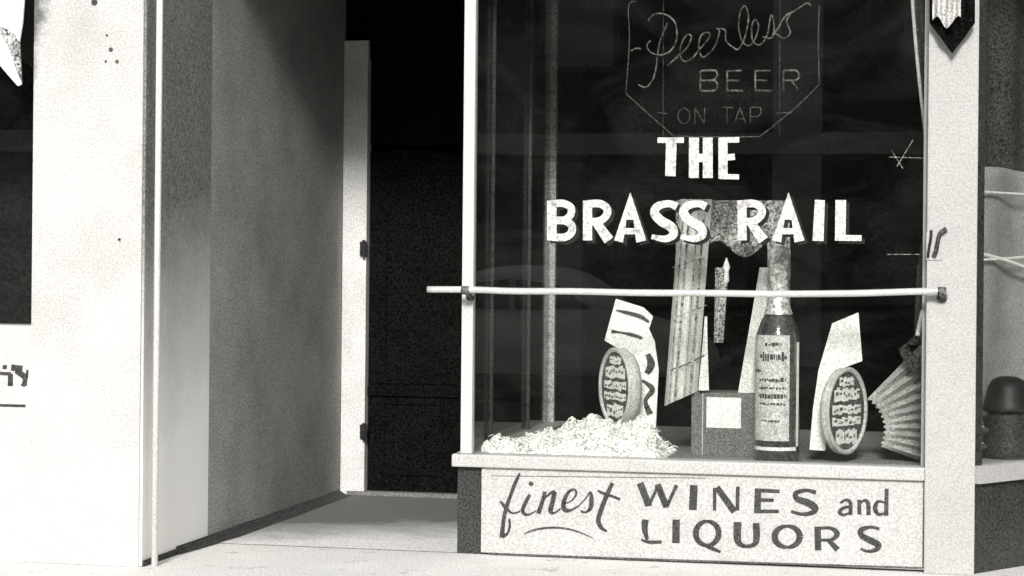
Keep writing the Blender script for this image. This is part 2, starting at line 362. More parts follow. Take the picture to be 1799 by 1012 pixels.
# lettering on the pane
def z8(x, y): return (950+x/3.1017, 225+y/3.1017)
G = []
GL = [0]
def g(*pts, w=45, s=True): G.append((GL[0], [(*z8(p[0], p[1]), (p[2] if len(p) > 2 else w)/3.1017) for p in pts], s))
g((60, 395), (60, 612), w=52, s=False); g((60, 414), (120, 410), (163, 432), (163, 470), (130, 500), (60, 503), w=40); g((60, 505), (130, 505), (168, 532), (166, 570), (130, 595), (60, 594), w=42)
def LR(o):
    GL[0] += 1
    g((255+o, 395), (255+o, 612), w=50, s=False); g((255+o, 414), (320+o, 412), (360+o, 437), (358+o, 475), (320+o, 506), (255+o, 510), w=42); g((296+o, 506, 44), (372+o, 612, 58), s=False)
def LA(o):
    GL[0] += 1
    g((488+o, 352, 2), (424+o, 618, 50), s=False); g((488+o, 352, 2), (548+o, 618, 56), s=False); g((488+o, 370, 8), (488+o, 500, 74), s=False); g((440+o, 562), (535+o, 562), w=34, s=False)
def LS(o):
    GL[0] += 1
    g((742+o, 428, 44), (700+o, 412, 38), (640+o, 425, 44), (620+o, 462, 48), (655+o, 505, 52), (712+o, 540, 52), (722+o, 580, 46), (680+o, 604, 36), (604+o, 592, 26))
LR(0); LA(0); LS(0); LS(158); LR(842); LA(862)
GL[0] += 1; g((1521, 392, 54), (1511, 615, 60), s=False)
GL[0] += 1; g((1635, 392, 58), (1632, 614, 58), s=False); g((1606, 598, 32), (1748, 600, 32), s=False)
GL[0] += 1; g((636, 66, 30), (780, 66, 30), s=False); g((712, 60, 58), (706, 262, 56), s=False)
GL[0] += 1; g((835, 52), (834, 272), w=54, s=False); g((910, 52), (910, 272), w=54, s=False); g((835, 163), (910, 163), w=46, s=False)
GL[0] += 1; g((993, 52), (993, 276), w=50, s=False); g((975, 66), (1082, 64), w=30, s=False); g((990, 162), (1058, 156), w=34, s=False); g((975, 264), (1080, 266), w=28, s=False)
for li in range(GL[0]+1):
    bm = NB(); sh = NB()
    for k_, pts, sm in G:
        if k_ != li: continue
        ribbon(bm, pts, .012, 10, smooth=sm, base=.003)
        ribbon(sh, [(x+6, y+5, wd) for x, y, wd in pts], .012, 10, th=.0003, smooth=sm, base=-.0095)
    lo = obj('gilt_letter', bm, 'gold', tb)
    if G and [1 for k_, pts, sm in G if k_ == li and pts[0][1] > 330]: obj('letter_shade', sh, 'blackp', lo)
    else: sh.free()

# ------------------------------------------------------------------ painted sign board on the bulkhead
YS = -.022
sb = thing('sign_board', P(1235, 985, YS), 'cream painted board under the display window reading finest WINES and LIQUORS in dark letters', 'sign')
bl, br = P(846, 832, YS), P(1626, 832, YS); zb = P(1235, 990, YS).z - .035
bm = NB(); box(bm, (bl.x, YS, max(zb, .012)), (br.x, -.0005, ZS-.0695), .003); obj('board', bm, 'sign', sb)
LAY[0] = 0
bm = NB()
ribbon(bm, [(858, 973, 3.0), (1000, 978, 3.5), (1240, 986, 3.5), (1400, 991, 3), (1620, 998, 3.6)], YS, 3, base=.002)
ribbon(bm, [(1622, 838, 1.2), (1622, 900, 2.0), (1622, 998, 3.6)], YS, 2, base=.002)
ribbon(bm, [(862, 836, .8), (1240, 840, 1.0)], YS, 2, base=.002)
obj('painted_border', bm, 'line', sb)
def r1(*p, w=30): return [(860+a[0]/4.734, 830+a[1]/4.734, (a[2] if len(a) > 2 else w)/4.734) for a in p]
def r2(*p, w=30): return [(1230+a[0]/4.4975, 830+a[1]/4.4975, (a[2] if len(a) > 2 else w)/4.4975) for a in p]
def ell(cx, cy, rx, ry, wf, n=24): return [(cx+rx*math.cos(t), cy+ry*math.sin(t), wf(t)) for t in [2*math.pi*i/n for i in range(n+1)]]
word = {
 'script_word': [r1((252, 8, 18), (210, 95, 30), (172, 200, 28), (140, 290, 34), (115, 410, 32), (103, 540, 42)), r1((103, 535, 34), (148, 508, 20), (168, 445, 20), (163, 385, 18)), r1((90, 240, 16), (132, 290, 30), (190, 338, 14), (255, 322, 12)),
   r1((335, 185, 28), (305, 240, 32), (275, 315, 32), (300, 350, 26), (340, 345, 14), (388, 318, 10)), r1((338, 110, 34), (352, 80, 36)),
   r1((462, 160, 30), (440, 240, 34), (405, 342, 38)), r1((415, 320, 10), (455, 225, 12), (505, 175, 22), (545, 160, 34)), r1((543, 160, 38), (525, 240, 38), (508, 318, 40), (535, 338, 18), (592, 302, 12)),
   r1((622, 262, 8), (685, 232, 10), (722, 175, 18), (700, 140, 16), (650, 172, 26), (614, 262, 38), (628, 312, 38), (675, 314, 20), (732, 282, 12)), r1((735, 285, 10), (800, 215, 10), (838, 165, 18), (848, 225, 38), (840, 295, 34), (800, 330, 16), (758, 322, 22)),
   r1((1022, 88, 34), (972, 198, 38), (928, 310, 40), (905, 398, 40), (930, 460, 34), (978, 492, 14)), r1((900, 152, 14), (960, 180, 28), (1030, 202, 22), (1085, 226, 24))],
 'underline_flourish': [r1((285, 512, 5), (360, 482, 18), (450, 464, 18), (550, 460, 18), (650, 470, 16), (760, 502, 12), (865, 550, 5))],
 'upper_word': [r1((1252, 88, 58), (1325, 278, 58)), r1((1325, 278, 26), (1402, 108, 24)), r1((1396, 100, 56), (1472, 288, 54)), r1((1472, 288, 26), (1556, 105, 30)), r1((1700, 105, 64), (1690, 312, 66)),
   r2((115, 122, 28), (114, 302, 26)), r2((132, 118, 50), (272, 312, 54)), r2((298, 112, 30), (294, 300, 30)),
   r2((458, 128, 52), (452, 322, 54)), r2((440, 140, 30), (628, 150, 28)), r2((450, 216, 28), (582, 220, 24)), r2((440, 308, 30), (622, 308, 28)),
   r2((915, 160, 36), (840, 142, 28), (760, 162, 40), (765, 208, 48), (850, 240, 58), (908, 280, 54), (885, 318, 40), (805, 330, 28), (718, 308, 24))],
 'small_word': [r2((1108, 242, 20), (1150, 218, 22), (1186, 240, 30), (1188, 338, 32)), r2((1186, 268, 16), (1125, 285, 26), (1102, 318, 30), (1140, 336, 20), (1186, 312, 14)), r2((1256, 216, 30), (1258, 332, 32)), r2((1258, 250, 14), (1300, 220, 24), (1328, 250, 34), (1330, 336, 32)), r2((1474, 128, 30), (1470, 342, 36)), r2((1462, 238, 14), (1405, 232, 26), (1382, 282, 38), (1408, 330, 28), (1462, 322, 16))],
 'lower_word': [r1((1296, 392, 56), (1290, 470, 50), (1312, 560, 26)), r1((1262, 560, 16), (1330, 580, 28), (1432, 578, 26)), r1((1552, 392, 62), (1550, 588, 62)),
   ell(1242.5, 937, 20, 21, lambda t: 5.5+5.0*abs(math.cos(t))), [(1236, 957, 5), (1250, 963, 7), (1266, 970, 4)],
   r2((296, 392, 62), (294, 520, 58), (318, 568, 40), (370, 584, 28), (428, 566, 38), (446, 520, 52), (442, 400, 54)), ell(1230+688/4.4975, 830+508/4.4975, 22, 18.5, lambda t: 5.5+6.0*abs(math.cos(t))),
   r2((928, 428, 52), (932, 616, 50)), r2((925, 444, 26), (1030, 440, 26), (1082, 484, 46), (1040, 530, 26), (932, 534, 24)), r2((1015, 536, 34), (1088, 612, 46)),
   r2((1416, 446, 24), (1345, 432, 24), (1272, 456, 44), (1278, 500, 46), (1350, 540, 52), (1408, 572, 50), (1390, 610, 36), (1325, 624, 22), (1268, 604, 20))]}
SPLIT = {'upper_word': (4, 1, 3, 4, 1), 'small_word': (2, 3, 2), 'lower_word': (2, 1, 2, 1, 1, 3, 1), 'script_word': (9,), 'underline_flourish': (1,)}
SPLIT['script_word'] = (len(word['script_word']),)
for nm, strokes in word.items():
    i = 0
    for cnt in SPLIT[nm]:
        bm = NB()
        for st in strokes[i:i+cnt]: ribbon(bm, st, YS, 4, smooth=len(st) > 2, base=.002)
        i += cnt
        obj(nm if cnt > 5 or 'flourish' in nm else 'painted_letter', bm, 'ink' if nm != 'underline_flourish' else 'line', sb)

# ------------------------------------------------------------------ rail across the window
YR = -.14
ra = thing('window_rail', P(1240, 515, YR), 'long pale metal rail running across the display window at waist height', 'rail')
bm = NB(); tube(bm, [P(x_, y_, YR) for x_, y_ in ((751, 508.5), (830, 509), (900, 511.5), (1010, 512), (1120, 514.5), (1240, 515), (1350, 516.5), (1500, 515.5), (1600, 512.5), (1664, 511))], .0165, 14); obj('rod', bm, 'rail', ra, True)
for px, py in ((818, 510), (1655, 512)):
    c = P(px, py, YR); bm = NB(); tube(bm, [(c.x, -.02 if px < 900 else -.0705, c.z-.03), (c.x, YR, c.z-.012)], .010, 10, False); tube(bm, [(c.x-.02, YR, c.z), (c.x+.02, YR, c.z)], .022, 14, False)
    tube(bm, [(c.x, -.022 if px < 900 else -.072, c.z-.03), (c.x, -.03 if px < 900 else -.08, c.z-.03)], .026, 14, False)
    obj('bracket', bm, 'mull', ra, True)
# cleat on the pilaster
YQ = -.0705
cl = thing('awning_cleat', P(1645, 425, YQ), 'small forked iron cleat screwed to the cream pilaster above the rail end', 'cleat')
bm = NB(); a = [(1636, 404), (1635, 420), (1632, 436), (1630, 452)]; tube(bm, [P(x, y, YQ-.012) for x, y in a], .007, 8); obj('prong', bm, 'black', cl, True)
bm = NB(); a = [(1663, 402), (1652, 410), (1648, 422), (1645, 438), (1641, 450)]; tube(bm, [P(x, y, YQ-.02) for x, y in a], .011, 8); obj('prong', bm, 'wire', cl, True)
bm = NB(); c = P(1644, 430, YQ); box(bm, (c.x-.045, YQ-.006, c.z-.075), (c.x+.03, YQ, c.z+.06), .003); obj('back_plate', bm, 'cream', cl)

# ------------------------------------------------------------------ folded canvas end hanging over the pilaster top
ca = thing('hanging_canvas', P(1675, 30, -.2), 'pleated canvas end with a dark pointed sheet for its shadow hanging at the top of the cream pilaster', 'awning cloth')
bm = NB()
def fv(u, v):
    x = 1633+u*80; yb = 94-abs(u-.5)*2*54; y = -140+(yb+140)*v
    p = P(x, y, -.14); p.y += .012*math.sin(u*19); return p
sheet(bm, fv, 40, 10, .006); obj('shadow_sheet', bm, 'wood', ca)  # dark sheet standing in for the shadow on the pilaster
bm = NB()
def fv(u, v):
    x = 1638+u*50; yb = 42-8*math.sin(u*9)-14*abs(u-.5); y = -140+(yb+140)*v
    p = P(x, y, -.19); p.y += .022*math.sin(u*17+v); return p
sheet(bm, fv, 40, 10, .004); obj('pleated_cloth', bm, 'valance', ca)

# ------------------------------------------------------------------ left neighbour: pier, return, shop window
lb = thing('left_building', (XL-1, YP, 0), 'white stuccoed pier and shop front at the left, with a white pipe on its side', 'building')
xp0 = P(56, 400, YP).x
bm = NB(); box(bm, (xp0, YP, 0), (XL-.012, YP+.3, 7), .006); obj('pier', bm, 'dark_top_left', lb)
bm = NB(); box(bm, (XL-.0115, YP+.012, 0.004), (XL, -.002, 7)); obj('return_face', bm, 'lit_return', lb)
bm = NB(); box(bm, (XL, YP+.02, .0), (XL+.010, -.004, .03), .003); obj('kerb_strip', bm, 'skirt', lb)
yp = PX(277, 400, XL+.05).y; zp = PX(270, 700, XL+.05).z
bm = NB(); tube(bm, [(XL+.05, yp, .0), (XL+.05, yp, 6.8)], .016, 14, False); pipe = obj('drain_pipe', bm, 'paint', lb, True)
bm = NB(); z0 = P(20, 572, YP).z
box(bm, (xp0-5, YP+.04, 0), (xp0-.0005, YP+.3, z0)); obj('stall_riser', bm, 'stucco', lb)
bm = NB(); box(bm, (xp0-5, YP+.30, 0), (xp0-.0005, YP+.9, z0-.03)); box(bm, (xp0-5, YP+2.4, 0), (XL-.3, YP+2.5, 4)); box(bm, (xp0-5, YP+.3, 3.2), (XL-.31, YP+2.4, 3.3)); box(bm, (XL-.36, YP+.301, 0), (XL-.31, YP+2.4, 3.19)); obj('shop_interior', bm, 'dark', lb)
bm = NB(); box(bm, (xp0-5, YP+.06, 3.1), (xp0-.0005, YP+.3, 7)); obj('head_wall', bm, 'stucco', lb)
bm = NB(); box(bm, (xp0-5, YP+.12, z0+.001), (xp0-.04, YP+.126, 3.099)); obj('shop_pane', bm, 'glass', lb)
bm = NB(); box(bm, (xp0-.039, YP+.09, z0+.001), (xp0-.001, YP+.16, 3.099)); obj('pane_frame', bm, 'tile', lb)
LAY[0] = 0; bm = NB()
def r3(*p): return [(a[0]/8.433, 620+a[1]/8.433, a[2]/8.433) for a in p]
for s in (r3((70, 180, 60), (70, 240, 60)), r3((-60, 300, 46), (160, 312, 50)), r3((155, 310, 70), (150, 490, 76)), r3((165, 215, 90), (330, 235, 90)), r3((235, 260, 80), (385, 365, 90)), r3((372, 360, 66), (360, 485, 70)), r3((405, 250, 30), (398, 370, 36)), r3((310, 470, 30), (370, 480, 50)), r3((-200, 770, 36), (375, 786, 40)), r3((-120, 200, 80), (-120, 490, 80))):
    ribbon(bm, s, YP+.04, 5, smooth=False, base=.002)
obj('painted_lettering', bm, 'ink', lb)
# draped awning corner in front of the left shop
aw = thing('awning_corner', P(10, 60, YP-.1), 'white canvas corner drooping to a point at the top left of the picture', 'awning')
bm = NB(); prism(bm, [P(x, y, YP-.10) for x, y in ((-180, -200), (44, -200), (42, 0), (39, 40), (33, 76), (37, 148), (31, 151), (16, 134), (0, 115), (-60, 66), (-180, 20))], Vector((0, .012, 0)))
obj('canvas_panel', bm, 'paint', aw)
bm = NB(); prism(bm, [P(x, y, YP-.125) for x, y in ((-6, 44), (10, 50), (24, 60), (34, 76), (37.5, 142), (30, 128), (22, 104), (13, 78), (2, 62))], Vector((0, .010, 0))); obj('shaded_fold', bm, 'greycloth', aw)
for px, py, rr in ((195, 87, .011), (206, 108, .009), (186, 108, .006), (188, 62, .006), (166, 4, .016), (210, 421, .007)):
    bm = NB(); c = P(px, py, YP); tube(bm, [(c.x, YP+.004, c.z), (c.x, YP-.004, c.z)], rr, 9, False); obj('anchor_hole', bm, 'wire', lb)

# ------------------------------------------------------------------ right neighbour: angled window
rb = thing('right_building', (XR1, 0, 0), 'angled shop window with pale sill over a dark base, right of the cream pilaster', 'building')
D = Vector((math.sin(R(34.7)), math.cos(R(34.7)), 0)); N = Vector((D.y, -D.x, 0))   # N towards the street side
O = Vector((XR1+.002, .0, 0))
def ab(bm, s0, s1, n0, n1, z0, z1):
    p = [O+D*s+N*n for s, n in ((s0, n0), (s1, n0), (s1, n1), (s0, n1))]
    prism(bm, [Vector((q.x, q.y, z0)) for q in p], Vector((0, 0, z1-z0)))
zr1 = P(1716, 817, 0).z; zr0 = P(1716, 850, 0).z
bm = NB(); ab(bm, 0, 2.6, -.2, 0, 0, zr0); obj('base_panel', bm, 'tile', rb)
bm = NB(); ab(bm, -.005, 2.6, -.2, .03, zr0+.001, zr1-.004); obj('pane_sill', bm, 'cream', rb)
for q0, q1 in ((0, .055), (2.5, 2.6)):
    bm = NB(); ab(bm, q0, q1, -.06, .0, zr1-.003, ZC); obj('frame_stile', bm, 'tile', rb)
bm = NB(); ab(bm, .056, 2.499, -.035, -.029, zr1-.003, ZC); obj('shop_pane', bm, 'glass2', rb)
bm = NB(); box(bm, (XR0+.105, .36, 0), (XR0+.16, 5, ZC)); ab(bm, 2.601, 2.7, -1.6, .0, 0, ZC)
prism(bm, [(XR0+.105, .36, ZC+.002), (XR1, .0, ZC+.002), tuple(O+D*2.7+Vector((0, 0, ZC+.002))), (XR0+.8, 5.2, ZC+.002), (XR0+.105, 5.2, ZC+.002)], Vector((0, 0, .1)))
prism(bm, [(XR0+.161, .37, .01), (XR0+.161, 5, .01), (XR0+.4, 5, .01), tuple(O+D*2.6-N*.21+Vector((0, 0, .01)))], Vector((0, 0, .05)))
q2 = O+D*2.7; prism(bm, [(q2.x, q2.y, 0), (q2.x+.08, q2.y, 0), (XR0+.48, 5.05, 0), (XR0+.4, 5.05, 0)], Vector((0, 0, ZC)))
box(bm, (XR0+.1, 5, 0), (XR0+.5, 5.08, ZC))
obj('shop_interior', bm, 'dark', rb)
bm = NB(); ab(bm, .30, 2.6, -.6, -.201, zr1-.06, zr1-.03); obj('window_floor', bm, 'deck', rb)
bm = NB(); box(bm, (XR1+2.0, -.3, 0), (XR1+2.15, 3.6, 7)); obj('unseen_dark_wall', bm, 'tile', rb)  # added out of view so the angled pane mirrors dark, not bright sky
# folded sheets added behind the angled pane, toned to imitate its reflections
zt = P(1750, 300, .2).z; zf = zr1-.02
bd = thing('reflection_backdrop', O+D*.8-N*.3+Vector((0, 0, zf)), 'pale folded sheet imitating reflections in the angled window at the right', 'cloth')
def fb(u, v):
    s = .30+u*2.2; q = O+D*s-N*(.30+.03*math.sin(s*9+v*1.5)); z = zt-(zt-zf)*v+ .04*math.sin(s*2.6)*(1-v)
    return Vector((q.x, q.y, z))
bm = NB(); sheet(bm, fb, 60, 30, .006); obj('reflection_sheet', bm, 'pale_sheet', bd, True)
def fb2(u, v):
    s = .22+u*2.2; q = O+D*s-N*(.37+.02*math.sin(s*21)); return Vector((q.x, q.y, ZC-.02-(ZC-zt+.10)*v))
bm = NB(); sheet(bm, fb2, 80, 8, .006); obj('upper_reflection_sheet', bm, 'curt', bd, True)
for py, dp, r in ((437, .10, .010), (332, .0, .007), (458, -.03, .007)):
    bm = NB(); z = P(1720, py, .1).z
    tube(bm, [Vector((*(O+D*s-N*.245).xy, z-dp*s*s*1.4)) for s in (.03, .15, .3, .5, .8, 1.2)], r, 8); obj('reflection_line', bm, 'card', bd, True)  # pale lines added in place of reflected outlines
ht = P(1790, 690, .35)
hb = thing('dark_reflection_form', ht, 'dark rounded form standing in for a reflection in the angled window at the right edge', 'reflection')
bm = NB(); c = O+D*.50-N*.15; zc = P(1790, 722, c.y).z
lathe(bm, [(.001, 0), (.125, 0), (.128, .010), (.120, .03), (.112, .06), (.10, .12), (.08, .155), (.045, .172), (.001, .176)], Vector((c.x, c.y, zc))); obj('dark_dome', bm, 'black', hb, True)  # dark form added where the pane only shows a vague reflection
bm = NB(); lathe(bm, [(.12, zf-zc+.001), (.13, zf-zc+.02), (.125, zf-zc+.06), (.11, -.03), (.10, -.002)], Vector((c.x, c.y, zc))); obj('reflection_form_base', bm, 'dmull', hb, True)

# ------------------------------------------------------------------ neon beer sign (unlit)
YN = .30
ns = thing('beer_sign', P(1240, 120, YN), 'unlit glass tube beer sign with script lettering in a pointed frame', 'neon sign')
def nz(x, y): return P(1060+x/4.047, y/4.047, YN)
def ntube(name, paths, r, mt='tube', split=None):
    if split:
        i = 0
        for cnt in split: ntube('tube_letter', paths[i:i+cnt], r, mt); i += cnt
        return
    bm = NB()
    for p in paths: tube(bm, [nz(*q) for q in p], r, 7, smooth=len(p) > 2)
    obj(name, bm, mt, ns, True)
ntube('script_word', [
  [(455, 165), (428, 230), (402, 300), (385, 390), (375, 480), (350, 570), (300, 622), (245, 600)],
  [(335, 290), (310, 325), (335, 372), (400, 392), (470, 368), (515, 300), (522, 220), (500, 145), (430, 100), (360, 104), (318, 150)],
  [(455, 468), (530, 400), (598, 335), (625, 262), (595, 248), (556, 310), (545, 388), (572, 435), (625, 420), (690, 345), (755, 265), (745, 232), (698, 250), (678, 325), (700, 405), (745, 385), (795, 325), (825, 222), (805, 205), (865, 215), (872, 290), (920, 335), (960, 350), (1005, 270), (1032, 130), (1010, 45), (975, 80), (962, 190), (985, 290), (1035, 325), (1085, 265), (1102, 180), (1075, 140), (1055, 200), (1062, 290), (1110, 320), (1165, 250), (1192, 108), (1215, 190), (1195, 270), (1130, 262)],
  [(1195, 270), (1250, 190), (1290, 120), (1340, 90), (1302, 150), (1330, 230), (1285, 275), (1228, 240)], [(1340, 92), (1400, 52), (1450, 22), (1478, 45)], [(195, 362), (235, 345), (268, 350)]], .005)
Bx = [[(690, 505), (790, 502), (810, 535), (780, 570), (700, 572)], [(700, 574), (790, 574), (812, 610), (785, 645), (690, 646)], [(690, 505), (690, 646)]]
Ex = lambda o: [[(880+o, 505), (990+o, 503)], [(880+o, 572), (965+o, 574)], [(880+o, 644), (995+o, 646)], [(880+o, 505), (880+o, 644)]]
ntube('block_word', Bx+Ex(0)+Ex(200)+[[(1280, 646), (1280, 505)], [(1280, 503), (1370, 503), (1392, 535), (1370, 570), (1285, 572)], [(1340, 574), (1385, 640)]], .0058, 'tube', (3, 4, 4, 3))
ntube('small_words', [[(575, 765), (535, 800), (535, 850), (575, 882), (610, 850), (610, 800), (575, 765)], [(650, 880), (652, 770)], [(652, 770), (718, 880)], [(718, 880), (720, 768)],
  [(840, 765), (920, 765)], [(880, 765), (880, 880)], [(930, 880), (972, 765)], [(972, 765), (1012, 880)], [(945, 845), (1000, 845)], [(1045, 880), (1045, 765)], [(1045, 765), (1110, 765), (1120, 800), (1100, 828), (1048, 828)], [(385, 800), (455, 808)], [(1228, 805), (1340, 800)]], .0032, 'wire', (1, 3, 2, 3, 2, 1, 1))
ntube('frame_tube', [[(235, 8), (180, 45), (185, 300), (160, 660)], [(160, 665), (320, 810), (500, 968)], [(500, 968), (800, 975), (1110, 972)], [(1110, 972), (1230, 880), (1400, 735), (1535, 600)], [(1535, 600), (1528, 300), (1535, 40)]], .0036, 'wire')
bm = NB()
for x in (420, 1250): tube(bm, [nz(x, 100)+Vector((0, .02, 0)), Vector((nz(x, 0).x, YN+.02, ZC))], .0015, 5, False)
bm.free()
for x in (420, 1250):
    bm = NB(); tube(bm, [Vector((nz(x, 0).x, YN+.02, ZC)), nz(x, 960)+Vector((0, .02, 0))], .002, 5, False)
    obj('hanging_wire', bm, 'curt', ns)

# ------------------------------------------------------------------ display
ZF = ZS-.02
def onfloor(px, py, Y):
    p = P(px, py, Y); return p
def px_m(Y, px=1300): return (P(px+100, 600, Y)-P(px, 600, Y)).length/100
# bottle
YBt = .30; k = px_m(YBt, 1360); c = P(1366, 700, YBt); k = k*.985
bt = thing('display_bottle', Vector((c.x, YBt, ZF)), 'tall oversized dark liquor bottle with a long pale label and foil neck', 'bottle')
zz = lambda py: P(1366, py, YBt).z-ZF
r0 = 39.5*k
prof = [(r0*.86, 0), (r0, .015), (r0, zz(600)), (r0*.97, zz(586)), (r0*.8, zz(566)), (r0*.5, zz(544)), (r0*.34, zz(528)), (r0*.30, zz(505)), (r0*.28, zz(470))]
bm = NB(); lathe(bm, prof, Vector((c.x, YBt, ZF)), seg=56); obj('glass_body', bm, 'bottle', bt, True)
bm = NB(); lathe(bm, [(r0*.66, zz(552)), (r0*.56, zz(540)), (r0*.46, zz(524)), (r0*.44, zz(505)), (r0*.45, zz(470)), (r0*.52, zz(468)), (r0*.52, zz(455)), (r0*.44, zz(452)), (r0*.40, zz(434)), (.001, zz(432))], Vector((c.x, YBt, ZF)), seg=32, cap=False); obj('foil_neck', bm, 'foil', bt, True)
def wrap(bm, a0, a1, z0, z1, rr, th=.0015, n=18):     # patch on the bottle wall; angle 0 faces the street
    def f(u, v):
        a = R(a0+(a1-a0)*u); return Vector((c.x+math.sin(a)*rr, YBt-math.cos(a)*rr, ZF+z0+(z1-z0)*v))
    V = [[bm.verts.new(f(i/n, j)) for j in (0, 1)] for i in range(n+1)]; W = [[bm.verts.new(f(i/n, j)+Vector((math.sin(R(a0+(a1-a0)*i/n)), -math.cos(R(a0+(a1-a0)*i/n)), 0))*th) for j in (0, 1)] for i in range(n+1)]
    for i in range(n):
        bm.faces.new((W[i][0], W[i+1][0], W[i+1][1], W[i][1])); bm.faces.new((V[i][0], V[i][1], V[i+1][1], V[i+1][0]))
        bm.faces.new((V[i][0], V[i+1][0], W[i+1][0], W[i][0])); bm.faces.new((V[i][1], W[i][1], W[i+1][1], V[i+1][1]))
    bm.faces.new((V[0][0], W[0][0], W[0][1], V[0][1])); bm.faces.new((V[n][0], V[n][1], W[n][1], W[n][0]))
bm = NB(); wrap(bm, -84, 36, zz(772), zz(588), r0+.0008); lab = obj('label', bm, 'oldlabel', bt)
bm = NB()
rnd = random.Random(5)
for (y, a0, a1, h) in ((604, -30, 14, 7), (626, -46, 28, 17), (650, -70, -44, 10), (666, -48, 26, 9), (680, -48, 26, 5), (694, -50, 28, 10), (708, -46, 24, 5), (738, -40, 10, 4)):
    a = a0
    while a < a1:
        da = rnd.uniform(3, 9); yy_ = y+rnd.uniform(-1, 1); hh = h*rnd.uniform(.35, 1)
        wrap(bm, a, min(a+da, a1), zz(yy_+hh/2), zz(yy_-hh/2), r0+.0024, .0008, 2); a += da+rnd.uniform(.5, 3)
obj('label_text', bm, 'wire', lab)
bm = NB(); wrap(bm, -80, 60, zz(789), zz(783), r0+.0008, .002); obj('base_ring', bm, 'card', bt)
bm = NB(); wrap(bm, 62, 74, zz(782), zz(600), r0+.0008, .001, 6); obj('painted_highlight', bm, 'card', bt)  # pale strip painted as the highlight along the glass edge
# carton
Yc = .42
c0, c1 = P(1214, 780, Yc), P(1330, 692, Yc)
ct = thing('carton', Vector(((c0.x+c1.x)/2, Yc+.1, ZF)), 'low brown carton with a square white label standing left of the big bottle', 'carton')
bm = NB(); box(bm, (c0.x, Yc, ZF), (c1.x, Yc+.24, P(1270, 690, Yc).z), .004); obj('box_body', bm, 'kraft', ct)
bm = NB(); a, b = P(1241, 751, Yc), P(1302, 699, Yc); box(bm, (a.x, Yc-.003, a.z), (b.x, Yc-.0005, b.z)); obj('label', bm, 'card', ct)
bm = NB(); a = P(1234, 780, Yc); tube(bm, [Vector((a.x, Yc-.001, ZF+.004)), Vector((a.x, Yc-.001, c1.z))], .003, 6, False); obj('corner_tape', bm, 'keg', ct)
# pleated streamers
def streamer(name, label, tl, tr_, bl_, br_, Y, n, amp, mt, top_ext=True, ph=0):
    o = thing(name, P((bl_[0]+br_[0])/2, (bl_[1]+br_[1])/2, Y), label, 'streamer')
    def f(u, v):
        x = (tl[0]*(1-u)+tr_[0]*u)*(1-v)+(bl_[0]*(1-u)+br_[0]*u)*v
        y = (tl[1]*(1-u)+tr_[1]*u)*(1-v)+(bl_[1]*(1-u)+br_[1]*u)*v
        p = P(x, y, Y); t = (u*n+ph) % 1.0; p.y += amp*(abs(t-.5)*4-1)+.006*math.sin(v*5+u*3); return p
    bm = NB(); sheet(bm, f, max(8, n*8), 14, .003); obj('pleated_paper', bm, mt, o); return o
s1 = streamer('paper_streamer', 'wide pleated pale streamer slanting down to the left of the carton', (1193, 350), (1250, 350), (1166, 714), (1224, 688), .40, 4, .03, 'paper')
bm = NB(); tube(bm, [P(1176, 651, .378), P(1205, 640, .375), P(1238, 624, .378)], .0035, 6); obj('cross_string', bm, 'wire', s1)
for ya_, yb_ in ((560, 536), (470, 452)):
    bm = NB(); tube(bm, [P(1182, ya_, .362), P(1241, yb_, .362)], .003, 6, False); obj('cross_string', bm, 'greycloth', s1)
for t_, w_ in ((.16, .004), (.34, .007), (.62, .003), (.80, .007)):
    bm = NB(); tube(bm, [P(1193+57*t_, 352, .365), P(1166+58*t_, 712-26*t_, .365)], w_, 6, False); obj('stripe', bm, 'greycloth', s1)
streamer('paper_streamer', 'narrow white streamer with a slim pointed top, just right of the wide pleated one', (1238, 556), (1242, 556), (1227, 686), (1245, 686), .385, 1, .004, 'paper')
streamer('paper_streamer', 'broad smooth white streamer falling against the left side of the big bottle', (1334, 470), (1352, 470), (1296, 690), (1342, 690), .44, 1, .02, 'paper')
streamer('paper_streamer', 'short grey streamer hanging free above the middle of the carton', (1256, 470), (1280, 470), (1254, 602), (1270, 602), .46, 1, .008, 'greycloth')
sw = thing('cloth_swag', P(1285, 400, .5), 'crumpled grey cloth swag gathered behind the white window lettering above the bottle', 'cloth')
def fs(u, v):
    x = 1188+u*200; y = 352+v*(86+ (70 if u < .18 else 0)+(90 if u > .80 else 0)+14*math.sin(u*13))
    p = P(x, y, .5); p.y += .06*noise.noise(Vector((u*9, v*3, 1.3)))+.03*noise.noise(Vector((u*24, v*9, 4.3))); return p
bm = NB(); sheet(bm, fs, 90, 30, .004); obj('swag', bm, 'greycloth', sw, True)
bm = NB(); lathe(bm, [(.001, 0), (.016, .02), (.012, .07), (.02, .09), (.006, .13), (.001, .14)], P(1276, 500, .47), seg=10); obj('tassel', bm, 'card', sw, True)
